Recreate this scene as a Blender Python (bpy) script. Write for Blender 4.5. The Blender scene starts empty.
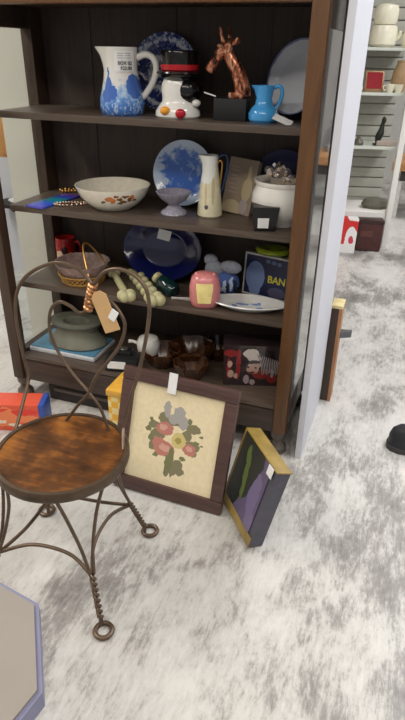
import bpy, bmesh, math, random
from math import sin, cos, pi, radians as rad
from mathutils import Vector, Matrix, Euler
random.seed(7)
SC = bpy.context.scene
COL = SC.collection

# ---------------------------------------------------------------- camera, world, lights, exposure
def lin(c):
    out = []
    for v in c[:3]:
        v = v / 255.0
        out.append(v / 12.92 if v <= .04045 else ((v + .055) / 1.055) ** 2.4)
    return (out[0], out[1], out[2], 1.0)

cam_d = bpy.data.cameras.new('camera')
cam = bpy.data.objects.new('camera', cam_d)
COL.objects.link(cam)
cam_d.sensor_fit = 'VERTICAL'
cam_d.sensor_height = 36.0
cam_d.lens = 565.25 / 720 * 36.0
cam_d.clip_start = .02
yaw, pitch, roll = rad(-19.1), rad(28.67), rad(1.10)
f = Vector((sin(yaw) * cos(pitch), cos(yaw) * cos(pitch), -sin(pitch)))
rt = Vector((cos(yaw), -sin(yaw), 0))
up = rt.cross(f)
r2 = rt * cos(roll) + up * sin(roll)
u2 = -rt * sin(roll) + up * cos(roll)
mw = Matrix(((r2.x, u2.x, -f.x, 0), (r2.y, u2.y, -f.y, 0), (r2.z, u2.z, -f.z, 1.45), (0, 0, 0, 1)))
cam.matrix_world = mw
SC.camera = cam

W = bpy.data.worlds.new('store_light')
SC.world = W
W.use_nodes = True
W.node_tree.nodes['Background'].inputs[0].default_value = (.93, .97, 1.0, 1)
W.node_tree.nodes['Background'].inputs[1].default_value = .42

def area(name, loc, size, energy, color=(1, .97, .93), target=None):
    d = bpy.data.lights.new(name, 'AREA')
    d.shape = 'RECTANGLE'
    d.size, d.size_y = size
    d.energy = energy
    d.color = color
    o = bpy.data.objects.new(name, d)
    COL.objects.link(o)
    o.location = loc
    if target:
        o.rotation_euler = (Vector(target) - Vector(loc)).to_track_quat('-Z', 'Y').to_euler()
    return o
area('fluorescent_aisle', (1.3, 2.8, 3.1), (.5, 4.5), 128, (.97, .98, 1.0))
area('fluorescent_front', (-.2, -.6, 3.1), (3.0, .5), 50, (1, .91, .80))
area('fluorescent_far', (.8, 6.0, 3.1), (3.5, .5), 46, (1, .98, .95))
area('fluorescent_left', (-2.9, 1.0, 3.1), (.5, 2.6), 85, (1, .96, .90))

SC.view_settings.view_transform = 'Standard'
SC.view_settings.look = 'None'
SC.view_settings.gamma = 1
SC.view_settings.use_curve_mapping = False
SC.view_settings.exposure = 0.0

# ---------------------------------------------------------------- materials
def newmat(name):
    m = bpy.data.materials.new(name)
    m.use_nodes = True
    nt = m.node_tree
    b = nt.nodes['Principled BSDF']
    return m, nt, b

def nd(nt, typ, **kw):
    n = nt.nodes.new(typ)
    for k, v in kw.items():
        setattr(n, k, v)
    return n

def put(nt, sock, v):
    if isinstance(v, bpy.types.NodeSocket):
        nt.links.new(v, sock)
    else:
        sock.default_value = v

def math_(nt, op, a, b=0.0, c=None):
    n = nd(nt, 'ShaderNodeMath', operation=op)
    put(nt, n.inputs[0], a)
    put(nt, n.inputs[1], b)
    if c is not None:
        put(nt, n.inputs[2], c)
    return n.outputs[0]

def vmath(nt, op, a, b=(0, 0, 0)):
    n = nd(nt, 'ShaderNodeVectorMath', operation=op)
    put(nt, n.inputs[0], a)
    put(nt, n.inputs[1], b)
    return n.outputs['Value'] if op == 'LENGTH' else n.outputs[0]

def mix(nt, fac, a, b):
    n = nd(nt, 'ShaderNodeMix', data_type='RGBA')
    put(nt, n.inputs[0], fac)
    put(nt, n.inputs[6], a)
    put(nt, n.inputs[7], b)
    return n.outputs[2]

def noise(nt, co, scale, detail=4, rough=.55, dist=0):
    n = nd(nt, 'ShaderNodeTexNoise')
    put(nt, n.inputs['Vector'], co)
    n.inputs['Scale'].default_value = scale
    n.inputs['Detail'].default_value = detail
    n.inputs['Roughness'].default_value = rough
    n.inputs['Distortion'].default_value = dist
    return n

def ramp(nt, fac, stops):
    n = nd(nt, 'ShaderNodeValToRGB')
    put(nt, n.inputs[0], fac)
    e = n.color_ramp.elements
    while len(e) < len(stops):
        e.new(.5)
    for el, (p, c) in zip(e, stops):
        el.position = p
        el.color = c if len(c) == 4 else lin(c)
    return n.outputs[0]

def objco(nt):
    return nd(nt, 'ShaderNodeTexCoord').outputs['Object']

def bumped(nt, b, fac, strength, dist=.002):
    n = nd(nt, 'ShaderNodeBump')
    n.inputs['Strength'].default_value = strength
    n.inputs['Distance'].default_value = dist
    put(nt, n.inputs['Height'], fac)
    nt.links.new(n.outputs[0], b.inputs['Normal'])

def M(name, col, rough=.5, metal=0.0, var=.12, scale=25, bump=0.0, stretch=(1, 1, 1), coat=0.0):
    """plain surface with a little uneven colour"""
    m, nt, b = newmat(name)
    co = vmath(nt, 'MULTIPLY', objco(nt), stretch)
    n = noise(nt, co, scale)
    c = lin(col)
    lo = tuple(max(0, v * (1 - var)) for v in c[:3]) + (1,)
    hi = tuple(min(1, v * (1 + var)) for v in c[:3]) + (1,)
    col_s = ramp(nt, n.outputs[0], [(.3, lo), (.7, hi)])
    nt.links.new(col_s, b.inputs['Base Color'])
    b.inputs['Roughness'].default_value = rough
    b.inputs['Metallic'].default_value = metal
    b.inputs['Coat Weight'].default_value = coat
    if bump:
        bumped(nt, b, n.outputs[0], bump)
    return m

def wood(name, dark, light, rough=.45, scale=6, axis=0, coat=0.0):
    m, nt, b = newmat(name)
    st = [9, 9, 9]
    st[axis] = .8
    co = vmath(nt, 'MULTIPLY', objco(nt), tuple(st))
    n = noise(nt, co, scale, 6, .6, .6)
    nt.links.new(ramp(nt, n.outputs[0], [(.3, lin(dark)), (.72, lin(light))]), b.inputs['Base Color'])
    b.inputs['Roughness'].default_value = rough
    b.inputs['Coat Weight'].default_value = coat
    bumped(nt, b, n.outputs[0], .15, .001)
    return m

def plane_co(nt, axes, wob=0.0, wscale=40):
    """object coordinates laid into a 2-D plane (first axis, second axis), optionally wobbled by noise"""
    s = nd(nt, 'ShaderNodeSeparateXYZ')
    nt.links.new(objco(nt), s.inputs[0])
    cmb = nd(nt, 'ShaderNodeCombineXYZ')
    nt.links.new(s.outputs['XYZ'.index(axes[0])], cmb.inputs[0])
    nt.links.new(s.outputs['XYZ'.index(axes[1])], cmb.inputs[1])
    co = cmb.outputs[0]
    if wob:
        n = noise(nt, co, wscale, 2)
        off = vmath(nt, 'SUBTRACT', n.outputs['Color'], (.5, .5, .5))
        off = vmath(nt, 'MULTIPLY', off, (wob, wob, 0))
        co = vmath(nt, 'ADD', co, off)
    return co

def ell_mask(nt, co, ells):
    out = None
    for cx, cy, rx, ry in ells:
        v = vmath(nt, 'SUBTRACT', co, (cx, cy, 0))
        v = vmath(nt, 'DIVIDE', v, (rx, ry, 1))
        v = math_(nt, 'LESS_THAN', vmath(nt, 'LENGTH', v), 1.0)
        out = v if out is None else math_(nt, 'MAXIMUM', out, v)
    return out

def MP(name, base, layers, axes='XZ', rough=.4, wob=.01, wscale=40, var=.06, side=None, coat=0.0):
    """a printed or painted surface: a base colour with layers of blots, (colour, [(cx, cy, rx, ry), ...])"""
    m, nt, b = newmat(name)
    co = plane_co(nt, axes, wob, wscale)
    n = noise(nt, objco(nt), 60)
    c = lin(base)
    col = ramp(nt, n.outputs[0], [(.3, tuple(v * (1 - var) for v in c[:3]) + (1,)), (.7, tuple(min(1, v * (1 + var)) for v in c[:3]) + (1,))])
    for cc, ells in layers:
        msk = ell_mask(nt, co, ells)
        if side:                                   # only where the other object axis is on one side
            s = nd(nt, 'ShaderNodeSeparateXYZ')
            nt.links.new(objco(nt), s.inputs[0])
            msk = math_(nt, 'MULTIPLY', msk, math_(nt, 'LESS_THAN' if side[1] < 0 else 'GREATER_THAN', s.outputs['XYZ'.index(side[0])], 0.0))
        col = mix(nt, msk, col, lin(cc))
    nt.links.new(col, b.inputs['Base Color'])
    b.inputs['Roughness'].default_value = rough
    b.inputs['Coat Weight'].default_value = coat
    return m

def plate_mat(name, white, blue, bands, scale, thresh=.5, rough=.12):
    """glazed plate: pattern of blue on white whose density follows the radius; bands = [(radius, shift), ...]"""
    m, nt, b = newmat(name)
    o = objco(nt)
    co = vmath(nt, 'MULTIPLY', o, (1, 1, 0))
    r = vmath(nt, 'LENGTH', co)
    n1 = noise(nt, co, scale, 3, .6, 1.2)
    n2 = noise(nt, co, scale * 2.6, 2, .5, .6)
    v = math_(nt, 'ADD', math_(nt, 'MULTIPLY', n1.outputs[0], .7), math_(nt, 'MULTIPLY', n2.outputs[0], .3))
    mr = bands[-1][0]
    sh = ramp(nt, math_(nt, 'DIVIDE', r, mr), [(p / mr, (s, s, s, 1)) for p, s in bands])
    v = math_(nt, 'ADD', v, math_(nt, 'SUBTRACT', sh, .5))
    mid = tuple((a + c) / 2 for a, c in zip(white, blue))
    nt.links.new(ramp(nt, v, [(thresh - .06, lin(white)), (thresh, lin(mid)), (thresh + .07, lin(blue))]), b.inputs['Base Color'])
    b.inputs['Roughness'].default_value = rough
    return m

def glass_thin(name, tint=(235, 240, 238), refl=.10, rough=.05, lighten=0.0, graze=.45):
    m, nt, b = newmat(name)
    nt.nodes.remove(b)
    t = nd(nt, 'ShaderNodeBsdfTransparent')
    t.inputs[0].default_value = lin(tint)
    g = nd(nt, 'ShaderNodeBsdfGlossy')
    g.inputs['Roughness'].default_value = rough
    lw = nd(nt, 'ShaderNodeLayerWeight')
    lw.inputs['Blend'].default_value = .5
    fac = math_(nt, 'ADD', math_(nt, 'MULTIPLY', math_(nt, 'POWER', lw.outputs['Facing'], 4.0), graze), refl)
    mx = nd(nt, 'ShaderNodeMixShader')
    nt.links.new(fac, mx.inputs[0])
    nt.links.new(t.outputs[0], mx.inputs[1])
    nt.links.new(g.outputs[0], mx.inputs[2])
    out = mx.outputs[0]
    if lighten:  # patchy pale diffuse layer mixed in to lighten the pane
        df = nd(nt, 'ShaderNodeBsdfDiffuse')
        df.inputs[0].default_value = lin((214, 214, 210))
        m2 = nd(nt, 'ShaderNodeMixShader')
        dn = noise(nt, objco(nt), 9, 4)
        nt.links.new(math_(nt, 'MULTIPLY', dn.outputs[0], lighten * 2), m2.inputs[0])
        nt.links.new(out, m2.inputs[1])
        nt.links.new(df.outputs[0], m2.inputs[2])
        out = m2.outputs[0]
    nt.links.new(out, nt.nodes['Material Output'].inputs[0])
    return m

# ---------------------------------------------------------------- mesh builder
class B:
    def __init__(s):
        s.bm = bmesh.new()

    def _mat(s, vs, T):
        if T is not None:
            bmesh.ops.transform(s.bm, matrix=T, verts=vs)

    def box(s, c, d, rot=(0, 0, 0), bev=0.0, T=None):
        r = bmesh.ops.create_cube(s.bm, size=1)
        vs = r['verts']
        m = Matrix.Translation(c) @ Euler(rot).to_matrix().to_4x4() @ Matrix.Diagonal((d[0], d[1], d[2], 1))
        bmesh.ops.transform(s.bm, matrix=m, verts=vs)
        if bev:
            es = list({e for v in vs for e in v.link_edges})
            rr = bmesh.ops.bevel(s.bm, geom=es, offset=bev, segments=2, affect='EDGES', profile=.6)
            vs = list({v for fc in rr['faces'] for v in fc.verts} | {v for v in vs if v.is_valid})
        s._mat(vs, T)
        return s

    def lathe(s, prof, n=40, c=(0, 0, 0), sx=1, sy=1, T=None, wave=None):
        """prof: [(r, z), ...]; a radius of 0 closes the surface. wave(angle, r, z) may scale the radius"""
        rings = []
        allv = []
        for r, z in prof:
            if r <= 1e-6:
                v = s.bm.verts.new((c[0], c[1], c[2] + z))
                rings.append([v])
                allv.append(v)
            else:
                ring = []
                for i in range(n):
                    a = 2 * pi * i / n
                    k = wave(a, r, z) if wave else 1
                    ring.append(s.bm.verts.new((c[0] + r * k * cos(a) * sx, c[1] + r * k * sin(a) * sy, c[2] + z)))
                rings.append(ring)
                allv += ring
        for A, C in zip(rings, rings[1:]):
            for i in range(n):
                j = (i + 1) % n
                if len(A) == 1 and len(C) > 1:
                    s.bm.faces.new((A[0], C[j], C[i]))
                elif len(C) == 1 and len(A) > 1:
                    s.bm.faces.new((A[i], A[j], C[0]))
                elif len(A) > 1:
                    s.bm.faces.new((A[i], A[j], C[j], C[i]))
        s._mat(allv, T)
        return s

    def tube(s, pts, r, n=8, closed=False, flat=1.0, caps=True, T=None, updir=None):
        """r: a radius or one per point; flat squashes the second axis"""
        pts = [Vector(p) for p in pts]
        N = len(pts)
        rs = r if isinstance(r, (list, tuple)) else [r] * N
        prev = None
        rings = []
        allv = []
        for i, p in enumerate(pts):
            if closed:
                t = (pts[(i + 1) % N] - pts[i - 1])
            else:
                t = pts[min(i + 1, N - 1)] - pts[max(i - 1, 0)]
            if t.length < 1e-9:
                t = Vector((0, 0, 1))
            t.normalize()
            if prev is None:
                ref = Vector(updir) if updir else (Vector((0, 0, 1)) if abs(t.z) < .9 else Vector((1, 0, 0)))
                prev = (ref - t * ref.dot(t)).normalized()
            else:
                prev = prev - t * prev.dot(t)
                prev.normalize()
            q = t.cross(prev)
            fl = flat[i] if isinstance(flat, (list, tuple)) else flat
            ring = [s.bm.verts.new(p + (prev * cos(2 * pi * k / n) + q * sin(2 * pi * k / n) * fl) * rs[i]) for k in range(n)]
            rings.append(ring)
            allv += ring
        for i in range(N if closed else N - 1):
            A, C = rings[i], rings[(i + 1) % N]
            for k in range(n):
                j = (k + 1) % n
                s.bm.faces.new((A[k], A[j], C[j], C[k]))
        if caps and not closed:
            s.bm.faces.new(rings[0][::-1])
            s.bm.faces.new(rings[-1])
        s._mat(allv, T)
        return s

    def prism(s, poly, z0, z1, T=None):
        a = [s.bm.verts.new((x, y, z0)) for x, y in poly]
        b = [s.bm.verts.new((x, y, z1)) for x, y in poly]
        n = len(poly)
        s.bm.faces.new(a[::-1])
        s.bm.faces.new(b)
        for i in range(n):
            j = (i + 1) % n
            s.bm.faces.new((a[i], a[j], b[j], b[i]))
        s._mat(a + b, T)
        return s

    def hull8(s, pts, T=None):
        """a box given by its eight corners, bottom ring then top ring"""
        v = [s.bm.verts.new(p) for p in pts]
        for q in ((3, 2, 1, 0), (4, 5, 6, 7), (0, 1, 5, 4), (1, 2, 6, 5), (2, 3, 7, 6), (3, 0, 4, 7)):
            s.bm.faces.new([v[i] for i in q])
        s._mat(v, T)
        return s

    def ball(s, c, r, T=None, n=16):
        rr = r if isinstance(r, (tuple, list)) else (r, r, r)
        q = bmesh.ops.create_uvsphere(s.bm, u_segments=n, v_segments=max(6, n // 2), radius=1)
        m = Matrix.Translation(c) @ Matrix.Diagonal((rr[0], rr[1], rr[2], 1))
        bmesh.ops.transform(s.bm, matrix=m, verts=q['verts'])
        s._mat(q['verts'], T)
        return s

    def build(s, name, mat, parent=None, loc=None, rot=None, smooth=True, label=None):
        me = bpy.data.meshes.new(name)
        bmesh.ops.recalc_face_normals(s.bm, faces=s.bm.faces[:])
        s.bm.to_mesh(me)
        s.bm.free()
        if smooth:
            for p in me.polygons:
                p.use_smooth = True
            try:
                me.set_sharp_from_angle(angle=rad(38))
            except Exception:
                pass
        me.materials.append(mat)
        o = bpy.data.objects.new(name, me)
        COL.objects.link(o)
        if parent:
            o.parent = parent
        if loc is not None:
            o.location = loc
        if rot is not None:
            o.rotation_euler = rot
        if label:
            o['label'] = label
        return o

def tag(o, label, cat, group=None):
    o['label'] = label
    o['category'] = cat
    if group:
        o['group'] = group
    return o

def struct(o):
    o['kind'] = 'structure'
    return o

def thing(name, label, cat, loc=(0, 0, 0), rz=0.0, group=None, rot=None):
    o = bpy.data.objects.new(name, None)
    o.empty_display_size = .05
    COL.objects.link(o)
    o.location = loc
    o.rotation_euler = rot if rot else (0, 0, rz)
    return tag(o, label, cat, group)

def text_part(name, txt, size, mat, parent, loc, rot, label=None, sx=1.0, font_bold=0.0):
    cu = bpy.data.curves.new(name, 'FONT')
    cu.body = txt
    cu.size = size
    cu.extrude = .0003
    cu.offset = font_bold
    cu.align_x = 'CENTER'
    cu.align_y = 'CENTER'
    t = bpy.data.objects.new(name + '_curve', cu)
    COL.objects.link(t)
    dg = bpy.context.evaluated_depsgraph_get()
    me = bpy.data.meshes.new_from_object(t.evaluated_get(dg))
    bpy.data.objects.remove(t)
    me.materials.clear()
    me.materials.append(mat)
    o = bpy.data.objects.new(name, me)
    COL.objects.link(o)
    o.parent = parent
    o.location = loc
    o.rotation_euler = rot
    o.scale = (sx, 1, 1)
    if label:
        o['label'] = label
    return o

def smooth_path(pts, n=8, closed=False):
    """Catmull-Rom through the points"""
    P = [Vector(p) for p in pts]
    N = len(P)
    out = []
    rng = range(N if closed else N - 1)
    for i in rng:
        if closed:
            a, b, c, d = P[i - 1], P[i], P[(i + 1) % N], P[(i + 2) % N]
        else:
            a, b, c, d = P[max(i - 1, 0)], P[i], P[i + 1], P[min(i + 2, N - 1)]
        for k in range(n):
            t = k / n
            out.append(.5 * ((2 * b) + (c - a) * t + (2 * a - 5 * b + 4 * c - d) * t * t + (3 * b - a - 3 * c + d) * t ** 3))
    if not closed:
        out.append(P[-1])
    return out

# ---------------------------------------------------------------- shared materials
dark_wood = wood('dark_stained_wood', (50, 39, 33), (74, 58, 48), .42)
dark_wood_v = wood('dark_stained_wood_upright', (58, 44, 35), (80, 60, 46), .40, axis=2)
post_wood = wood('lit_brown_post_wood', (84, 55, 30), (108, 72, 38), .38, axis=2)  # right post and top rail: lit brown tone put into the colour
shelf_wood = wood('shelf_wood', (72, 61, 53), (98, 84, 73), .36)
stile_wood = wood('lit_stile_wood', (122, 108, 98), (154, 140, 130), .25, axis=2)  # right side rails: grey reflection painted into the wood colour
back_wood = wood('cabinet_back_wood', (56, 44, 38), (74, 58, 50), .6, axis=2)
white_paint = M('white_painted_board', (212, 212, 220), .55, var=.02, scale=3)
cream_wall = M('cream_wall_paint', (222, 216, 204), .6, var=.03, scale=2)
tag_white = M('white_paper_tag', (240, 240, 240), .7, var=.02)
white_glaze = M('white_glaze', (236, 234, 228), .12, var=.02, coat=.3)
cream_glaze = M('cream_glaze', (238, 230, 208), .15, var=.03, coat=.3)
black_gloss = M('black_gloss', (14, 13, 14), .15, var=.1)
black_semi = M('black_semi_gloss', (12, 12, 13), .38)
black_matte = M('black_matte', (22, 22, 24), .55, var=.1)
string_mat = M('string', (190, 180, 160), .8)

# ---------------------------------------------------------------- the setting
def floor_mat():
    m, nt, b = newmat('worn_white_floor')
    o = objco(nt)
    st = vmath(nt, 'MULTIPLY', o, (1.0, .55, 1))
    big = noise(nt, o, 1.0, 2, .5)
    n = noise(nt, st, 6.0, 10, .72, .25)
    fine = noise(nt, vmath(nt, 'MULTIPLY', o, (3.0, .7, 1)), 24, 6, .8)
    v = math_(nt, 'ADD', math_(nt, 'MULTIPLY', big.outputs[0], .55), math_(nt, 'MULTIPLY', n.outputs[0], .62))
    v = math_(nt, 'ADD', v, math_(nt, 'MULTIPLY', fine.outputs[0], .36))
    col = ramp(nt, v, [(.67, (207, 204, 199)), (.755, (192, 189, 184)), (.825, (148, 144, 140)), (.95, (102, 98, 95))])
    nt.links.new(col, b.inputs['Base Color'])
    b.inputs['Roughness'].default_value = .34
    bumped(nt, b, fine.outputs[0], .12, .002)
    return m
struct(B().box((0, 2, -.02), (9.2, 12.4, .04)).build('floor', floor_mat()))
struct(B().box((0, 8.22, 1.6), (9.2, .04, 3.2)).build('wall_back', M('grey_back_wall', (190, 188, 184), .7, var=.04, scale=2)))
struct(B().box((-4.62, 2, 1.6), (.04, 12.4, 3.2)).build('wall_left', cream_wall))
struct(B().box((0, 2, 3.22), (9.2, 12.4, .04)).build('ceiling', M('white_ceiling_tiles', (225, 224, 220), .8, var=.03, scale=4)))
# white partition that the cabinet backs on to
struct(B().box((-1.09, 2.40, 1.2), (1.49, .05, 2.4)).build('wall_rear', cream_wall))

# end panel beside the cabinet
tag(B().box((-.227, 2.09, 1.15), (.024, .46, 2.3), bev=.002).build('partition_panel', white_paint),
    'tall white end panel standing against the right side of the dark cabinet', 'panel')

# ---------------------------------------------------------------- the cabinet
XL, XR, Y0, YB = -1.565, -.288, 1.85, 2.315
S1, S2, S3, S4 = 1.24, .887, .556, .228
cab = thing('curio_cabinet', 'tall dark wooden display cabinet with open front and glass sides, full of crockery', 'cabinet', ((XL + XR) / 2, Y0, 0))
cx = (XL + XR) / 2
def cb(): return B()
def L(x, y, z): return (x - cx, y - Y0, z)
H1 = 1.95
for x, mt in ((XL + .025, dark_wood_v), (XR - .025, post_wood)):
    B().box(L(x, Y0 + .025, (.105 + H1) / 2), (.05, .05, H1 - .105), bev=.003).build('front_post', mt, cab)
for x in (XL + .025, XR - .025):
    B().box(L(x, 2.265, (.10 + H1) / 2), (.05, .10, H1 - .10), bev=.003).build('rear_post', dark_wood_v, cab)
    B().box(L(x, 2.06, 1.59), (.046, .33, .15), bev=.003).box(L(x, 2.06, 1.78), (.036, .33, .24)).build('top_side_rail', stile_wood if x > -1 else dark_wood, cab)
    B().box(L(x, 2.06, .165), (.046, .33, .13), bev=.003).build('bottom_side_rail', stile_wood if x > -1 else dark_wood, cab)
gl = glass_thin('cabinet_side_glass', (240, 243, 242), .03)
glr = glass_thin('cabinet_side_glass_lightened', (225, 225, 225), .16, .05, .15, 1.3)  # right pane made paler by a diffuse layer in the glass
B().box(L(XL + .025, 2.057, .872), (.004, .315, 1.284)).build('glass_pane', gl, cab)
B().box(L(XR - .004, 2.057, .872), (.004, .315, 1.284)).build('glass_pane', glr, cab)
bk = B().box(L(cx, 2.306, .985), (1.177, .016, 1.77))
for x in (-1.30, -.93, -.56):
    bk.box(L(x, 2.2965, .985), (.012, .003, 1.77))
bk.build('back_panel', back_wood, cab)
for z in (S1, S2, S3):
    B().box(L(cx, 2.1125, z - .0125), (1.177, .365, .025), bev=.004).build('shelf', shelf_wood, cab)
B().box(L(cx, 2.0775, S4 - .0125), (1.170, .435, .025), bev=.003).build('bottom_shelf', shelf_wood, cab)
B().box(L(cx, 1.872, .158), (1.177, .024, .112), bev=.004).build('bottom_rail', dark_wood, cab)
B().box(L(cx, 1.872, 1.70), (1.177, .030, .25), bev=.004).box(L(cx, 1.866, 1.583), (1.177, .030, .014), bev=.003).build('top_rail', post_wood, cab)
B().box(L(cx, 2.08, 1.60), (1.177, .43, .02)).build('top_board', dark_wood, cab)
B().box(L(cx, 2.08, 1.96), (1.34, .52, .04), bev=.01).build('cornice', dark_wood, cab)
for x, y in ((XL + .03, Y0 + .03), (XR - .03, Y0 + .03), (XL + .03, 2.27), (XR - .03, 2.27)):
    B().lathe([(0, 0), (.030, 0), (.037, .012), (.036, .032), (.022, .048), (.019, .062), (.030, .080), (.032, .105), (0, .105)], 20, L(x, y, 0)).build('foot', M('foot_wood', (84, 74, 68), .35) if y < 2 else dark_wood, cab)

# ---------------------------------------------------------------- helpers for crockery
def lean(name, label, cat, mat, prof, x, y, z, r, tilt, rz=0.0, sx=1.0, sy=1.0, group=None, n=56, parent=None):
    """a plate on its edge leaning back; profile is lathed about its own axis"""
    b = B().lathe(prof, n, (0, 0, 0), sx, sy)
    o = b.build(name, mat, parent)
    t = rad(tilt)
    o.rotation_euler = Euler((pi / 2 - t, 0, rz))
    d = Vector((0, sin(t), cos(t)))
    d.rotate(Euler((0, 0, rz)))
    o.location = Vector((x, y, z)) + d * r * sy + Vector((0, 0, .004))
    if label:
        tag(o, label, cat, group)
    return o

def plate_prof(r, depth=.02, rim=.30, th=.004):
    """flat plate, face towards +z"""
    w = r * (1 - rim)
    return [(0, 0), (w * .9, 0), (w, depth * .25), (r * .97, depth * .92), (r, depth), (r * .985, depth - th), (w * 1.02, -th * .6), (w * .6, -th * 1.4), (0, -th * 1.2)]

# ================================================================= TOP SHELF
# blue and white jug
delft, nt, b = newmat('blue_delft_glaze')
o_ = objco(nt)
s_ = nd(nt, 'ShaderNodeSeparateXYZ'); nt.links.new(o_, s_.inputs[0])
n_ = noise(nt, o_, 45, 4, .6)
n2_ = noise(nt, vmath(nt, 'MULTIPLY', o_, (1, 1, .7)), 110, 3, .6)
v_ = math_(nt, 'ADD', math_(nt, 'DIVIDE', s_.outputs[2], .21), math_(nt, 'MULTIPLY', math_(nt, 'SUBTRACT', n_.outputs[0], .5), .55))
col_ = ramp(nt, v_, [(.05, (58, 110, 190)), (.26, (92, 146, 214)), (.40, (168, 196, 228)), (.52, (232, 230, 226)), (1, (238, 236, 230))])
spots = ramp(nt, n2_.outputs[0], [(.5, (0, 0, 0)), (.62, (255, 255, 255))])
low = math_(nt, 'LESS_THAN', s_.outputs[2], .075)
col_ = mix(nt, math_(nt, 'MULTIPLY', spots, math_(nt, 'MULTIPLY', low, .6)), col_, lin((215, 228, 244)))
pc_ = plane_co(nt, 'XZ', .012, 90)
em = ell_mask(nt, pc_, [(-.038, .085, .014, .04), (-.038, .125, .004, .03), (-.026, .075, .02, .022), (.045, .10, .020, .034), (.055, .085, .018, .03), (-.05, .065, .012, .02)])
em = math_(nt, 'MULTIPLY', em, math_(nt, 'LESS_THAN', s_.outputs[1], 0.0))
col_ = mix(nt, em, col_, lin((74, 112, 190)))
nt.links.new(col_, b.inputs['Base Color'])
b.inputs['Roughness'].default_value = .12
jug = thing('pitcher', 'tall white and blue windmill pitcher with a handwritten sticker, left end of top shelf', 'pitcher', (-1.034, 2.035, S1), .34)
def spout(a, r, z):
    d = abs((a - pi + pi) % (2 * pi) - pi)
    k = max(0, (z - .165) / .05)
    return 1 + .42 * k * math.exp(-(d / .30) ** 2)
B().lathe([(0, 0), (.070, 0), (.076, .006), (.081, .025), (.080, .05), (.072, .08), (.063, .115), (.059, .15), (.059, .19), (.062, .217), (.059, .218), (.055, .19), (.055, .10), (.070, .03), (0, .012)], 56, wave=spout).build('body', delft, jug)
B().tube(smooth_path([(.058, 0, .185), (.09, 0, .196), (.118, 0, .182), (.126, 0, .148), (.112, 0, .105), (.085, 0, .068), (.070, 0, .055)], 6), [.011] * 37, 12, flat=.75).build('handle', white_glaze, jug)
st = B()
N = 10
vs = []
for k in range(N + 1):
    a = -pi / 2 + (-.22 + 1.15 * k / N)
    vs.append([st.bm.verts.new(((rr) * cos(a), (rr) * sin(a), z)) for rr, z in ((.0640, .142), (.0640, .207))])
for A, C in zip(vs, vs[1:]):
    st.bm.faces.new((A[0], C[0], C[1], A[1]))
stk = st.build('price_sticker', tag_white, jug, label='white price sticker with handwriting')
for txt, z, sz, a in (('BOX 02', .168, .015, .36), ('$22.00', .152, .015, .42)):
    t = text_part('handwriting', txt, sz, black_matte, stk, (.0662 * cos(-pi / 2 + a), .0662 * sin(-pi / 2 + a), z), (pi / 2, 0, a), font_bold=.00025)
for k in range(3):
    B().box((.0635 * cos(-pi / 2 + .33), .0635 * sin(-pi / 2 + .33), .184 + k * .007), (.045, .0008, .0012), (0, 0, .33)).build('printed_line', M('grey_print', (120, 120, 120), .7), stk)

# delft plate
lean('dinner_plate', 'blue and white floral plate leaning on the back panel behind the pitcher and black-lidded jar', 'plate',
     plate_mat('delft_plate_glaze', (214, 219, 230), (44, 58, 120), [(.0, .58), (.045, .55), (.06, .38), (.075, .60), (.10, .60), (.11, .42), (.125, .56), (.130, .53), (.134, .55)], 40),
     plate_prof(.134), -.938, 2.19, S1, .134, 13, .1)

# plain ceramic jar with a hat-shaped lid
jar = thing('ceramic_jar', 'white ceramic jar with black hat-shaped lid and red band, beside the blue pitcher', 'jar', (-.815, 2.035, S1), .3)
B().lathe([(0, 0), (.074, 0), (.080, .006), (.079, .022), (.066, .040), (.056, .052), (.055, .066), (.058, .085), (.056, .108), (.046, .126), (0, .126)], 44, sy=.85).build('body', white_glaze, jar)
B().ball((.030, .006, .088), (.056, .058, .050), n=24).build('collar', black_gloss, jar, label='glossy black back of the jar')
B().lathe([(0, .118), (.050, .118), (.074, .134), (.080, .141), (.078, .146), (.062, .150), (.060, .156), (.066, .204), (.062, .211), (0, .213)], 44, (.006, .006, 0)).build('lid', black_gloss, jar, label='glossy black lid shaped like a top hat')
B().lathe([(.0605, .151), (.0645, .151), (.0660, .168), (.0625, .168)], 44, (.006, .006, 0)).build('band', M('red_glaze', (190, 24, 36), .2), jar, label='red band around the lid')
B().ball((.014, -.068, .018), (.018, .010, .016)).build('red_ornament', M('red_ornament_glaze', (184, 18, 40), .15), jar, label='red raised ornament')
B().ball((-.040, -.058, .026), (.018, .012, .014)).build('yellow_ornament', M('yellow_ornament_glaze', (236, 160, 44), .2), jar, label='yellow raised ornament')
B().ball((.066, -.03, .050), (.016, .014, .012)).build('knob', white_glaze, jar)

# giraffe head
bronze, nt, b = newmat('streaked_copper')
n_ = noise(nt, vmath(nt, 'MULTIPLY', objco(nt), (1, 1, .5)), 55, 4, .6, 1.0)
nt.links.new(ramp(nt, n_.outputs[0], [(.38, (56, 32, 24)), (.48, (176, 104, 76)), (.62, (236, 176, 144))]), b.inputs['Base Color'])
b.inputs['Metallic'].default_value = .75
b.inputs['Roughness'].default_value = .32
gir = thing('giraffe_sculpture', 'copper giraffe head sculpture on a square black block, middle of top shelf', 'sculpture', (-.618, 2.045, S1), .10)
B().box((0, 0, .035), (.112, .085, .07), bev=.002).build('plinth', black_matte, gir)
B().box((.016, .0, .079), (.052, .045, .018), bev=.003).build('neck_base', bronze, gir)
neck = smooth_path([(.034, 0, .078), (.033, 0, .100), (.024, 0, .130), (.010, 0, .160), (-.010, 0, .186), (-.024, 0, .208)], 5)
nr = [.030 - .0125 * (i / 25) for i in range(26)]
B().tube(neck, nr, 14, flat=.7, updir=(1, 0, 0)).build('neck', bronze, gir)
hd = smooth_path([(-.004, 0, .222), (-.020, 0, .222), (-.038, 0, .212), (-.058, 0, .190), (-.076, 0, .163), (-.086, 0, .147)], 4)
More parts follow.
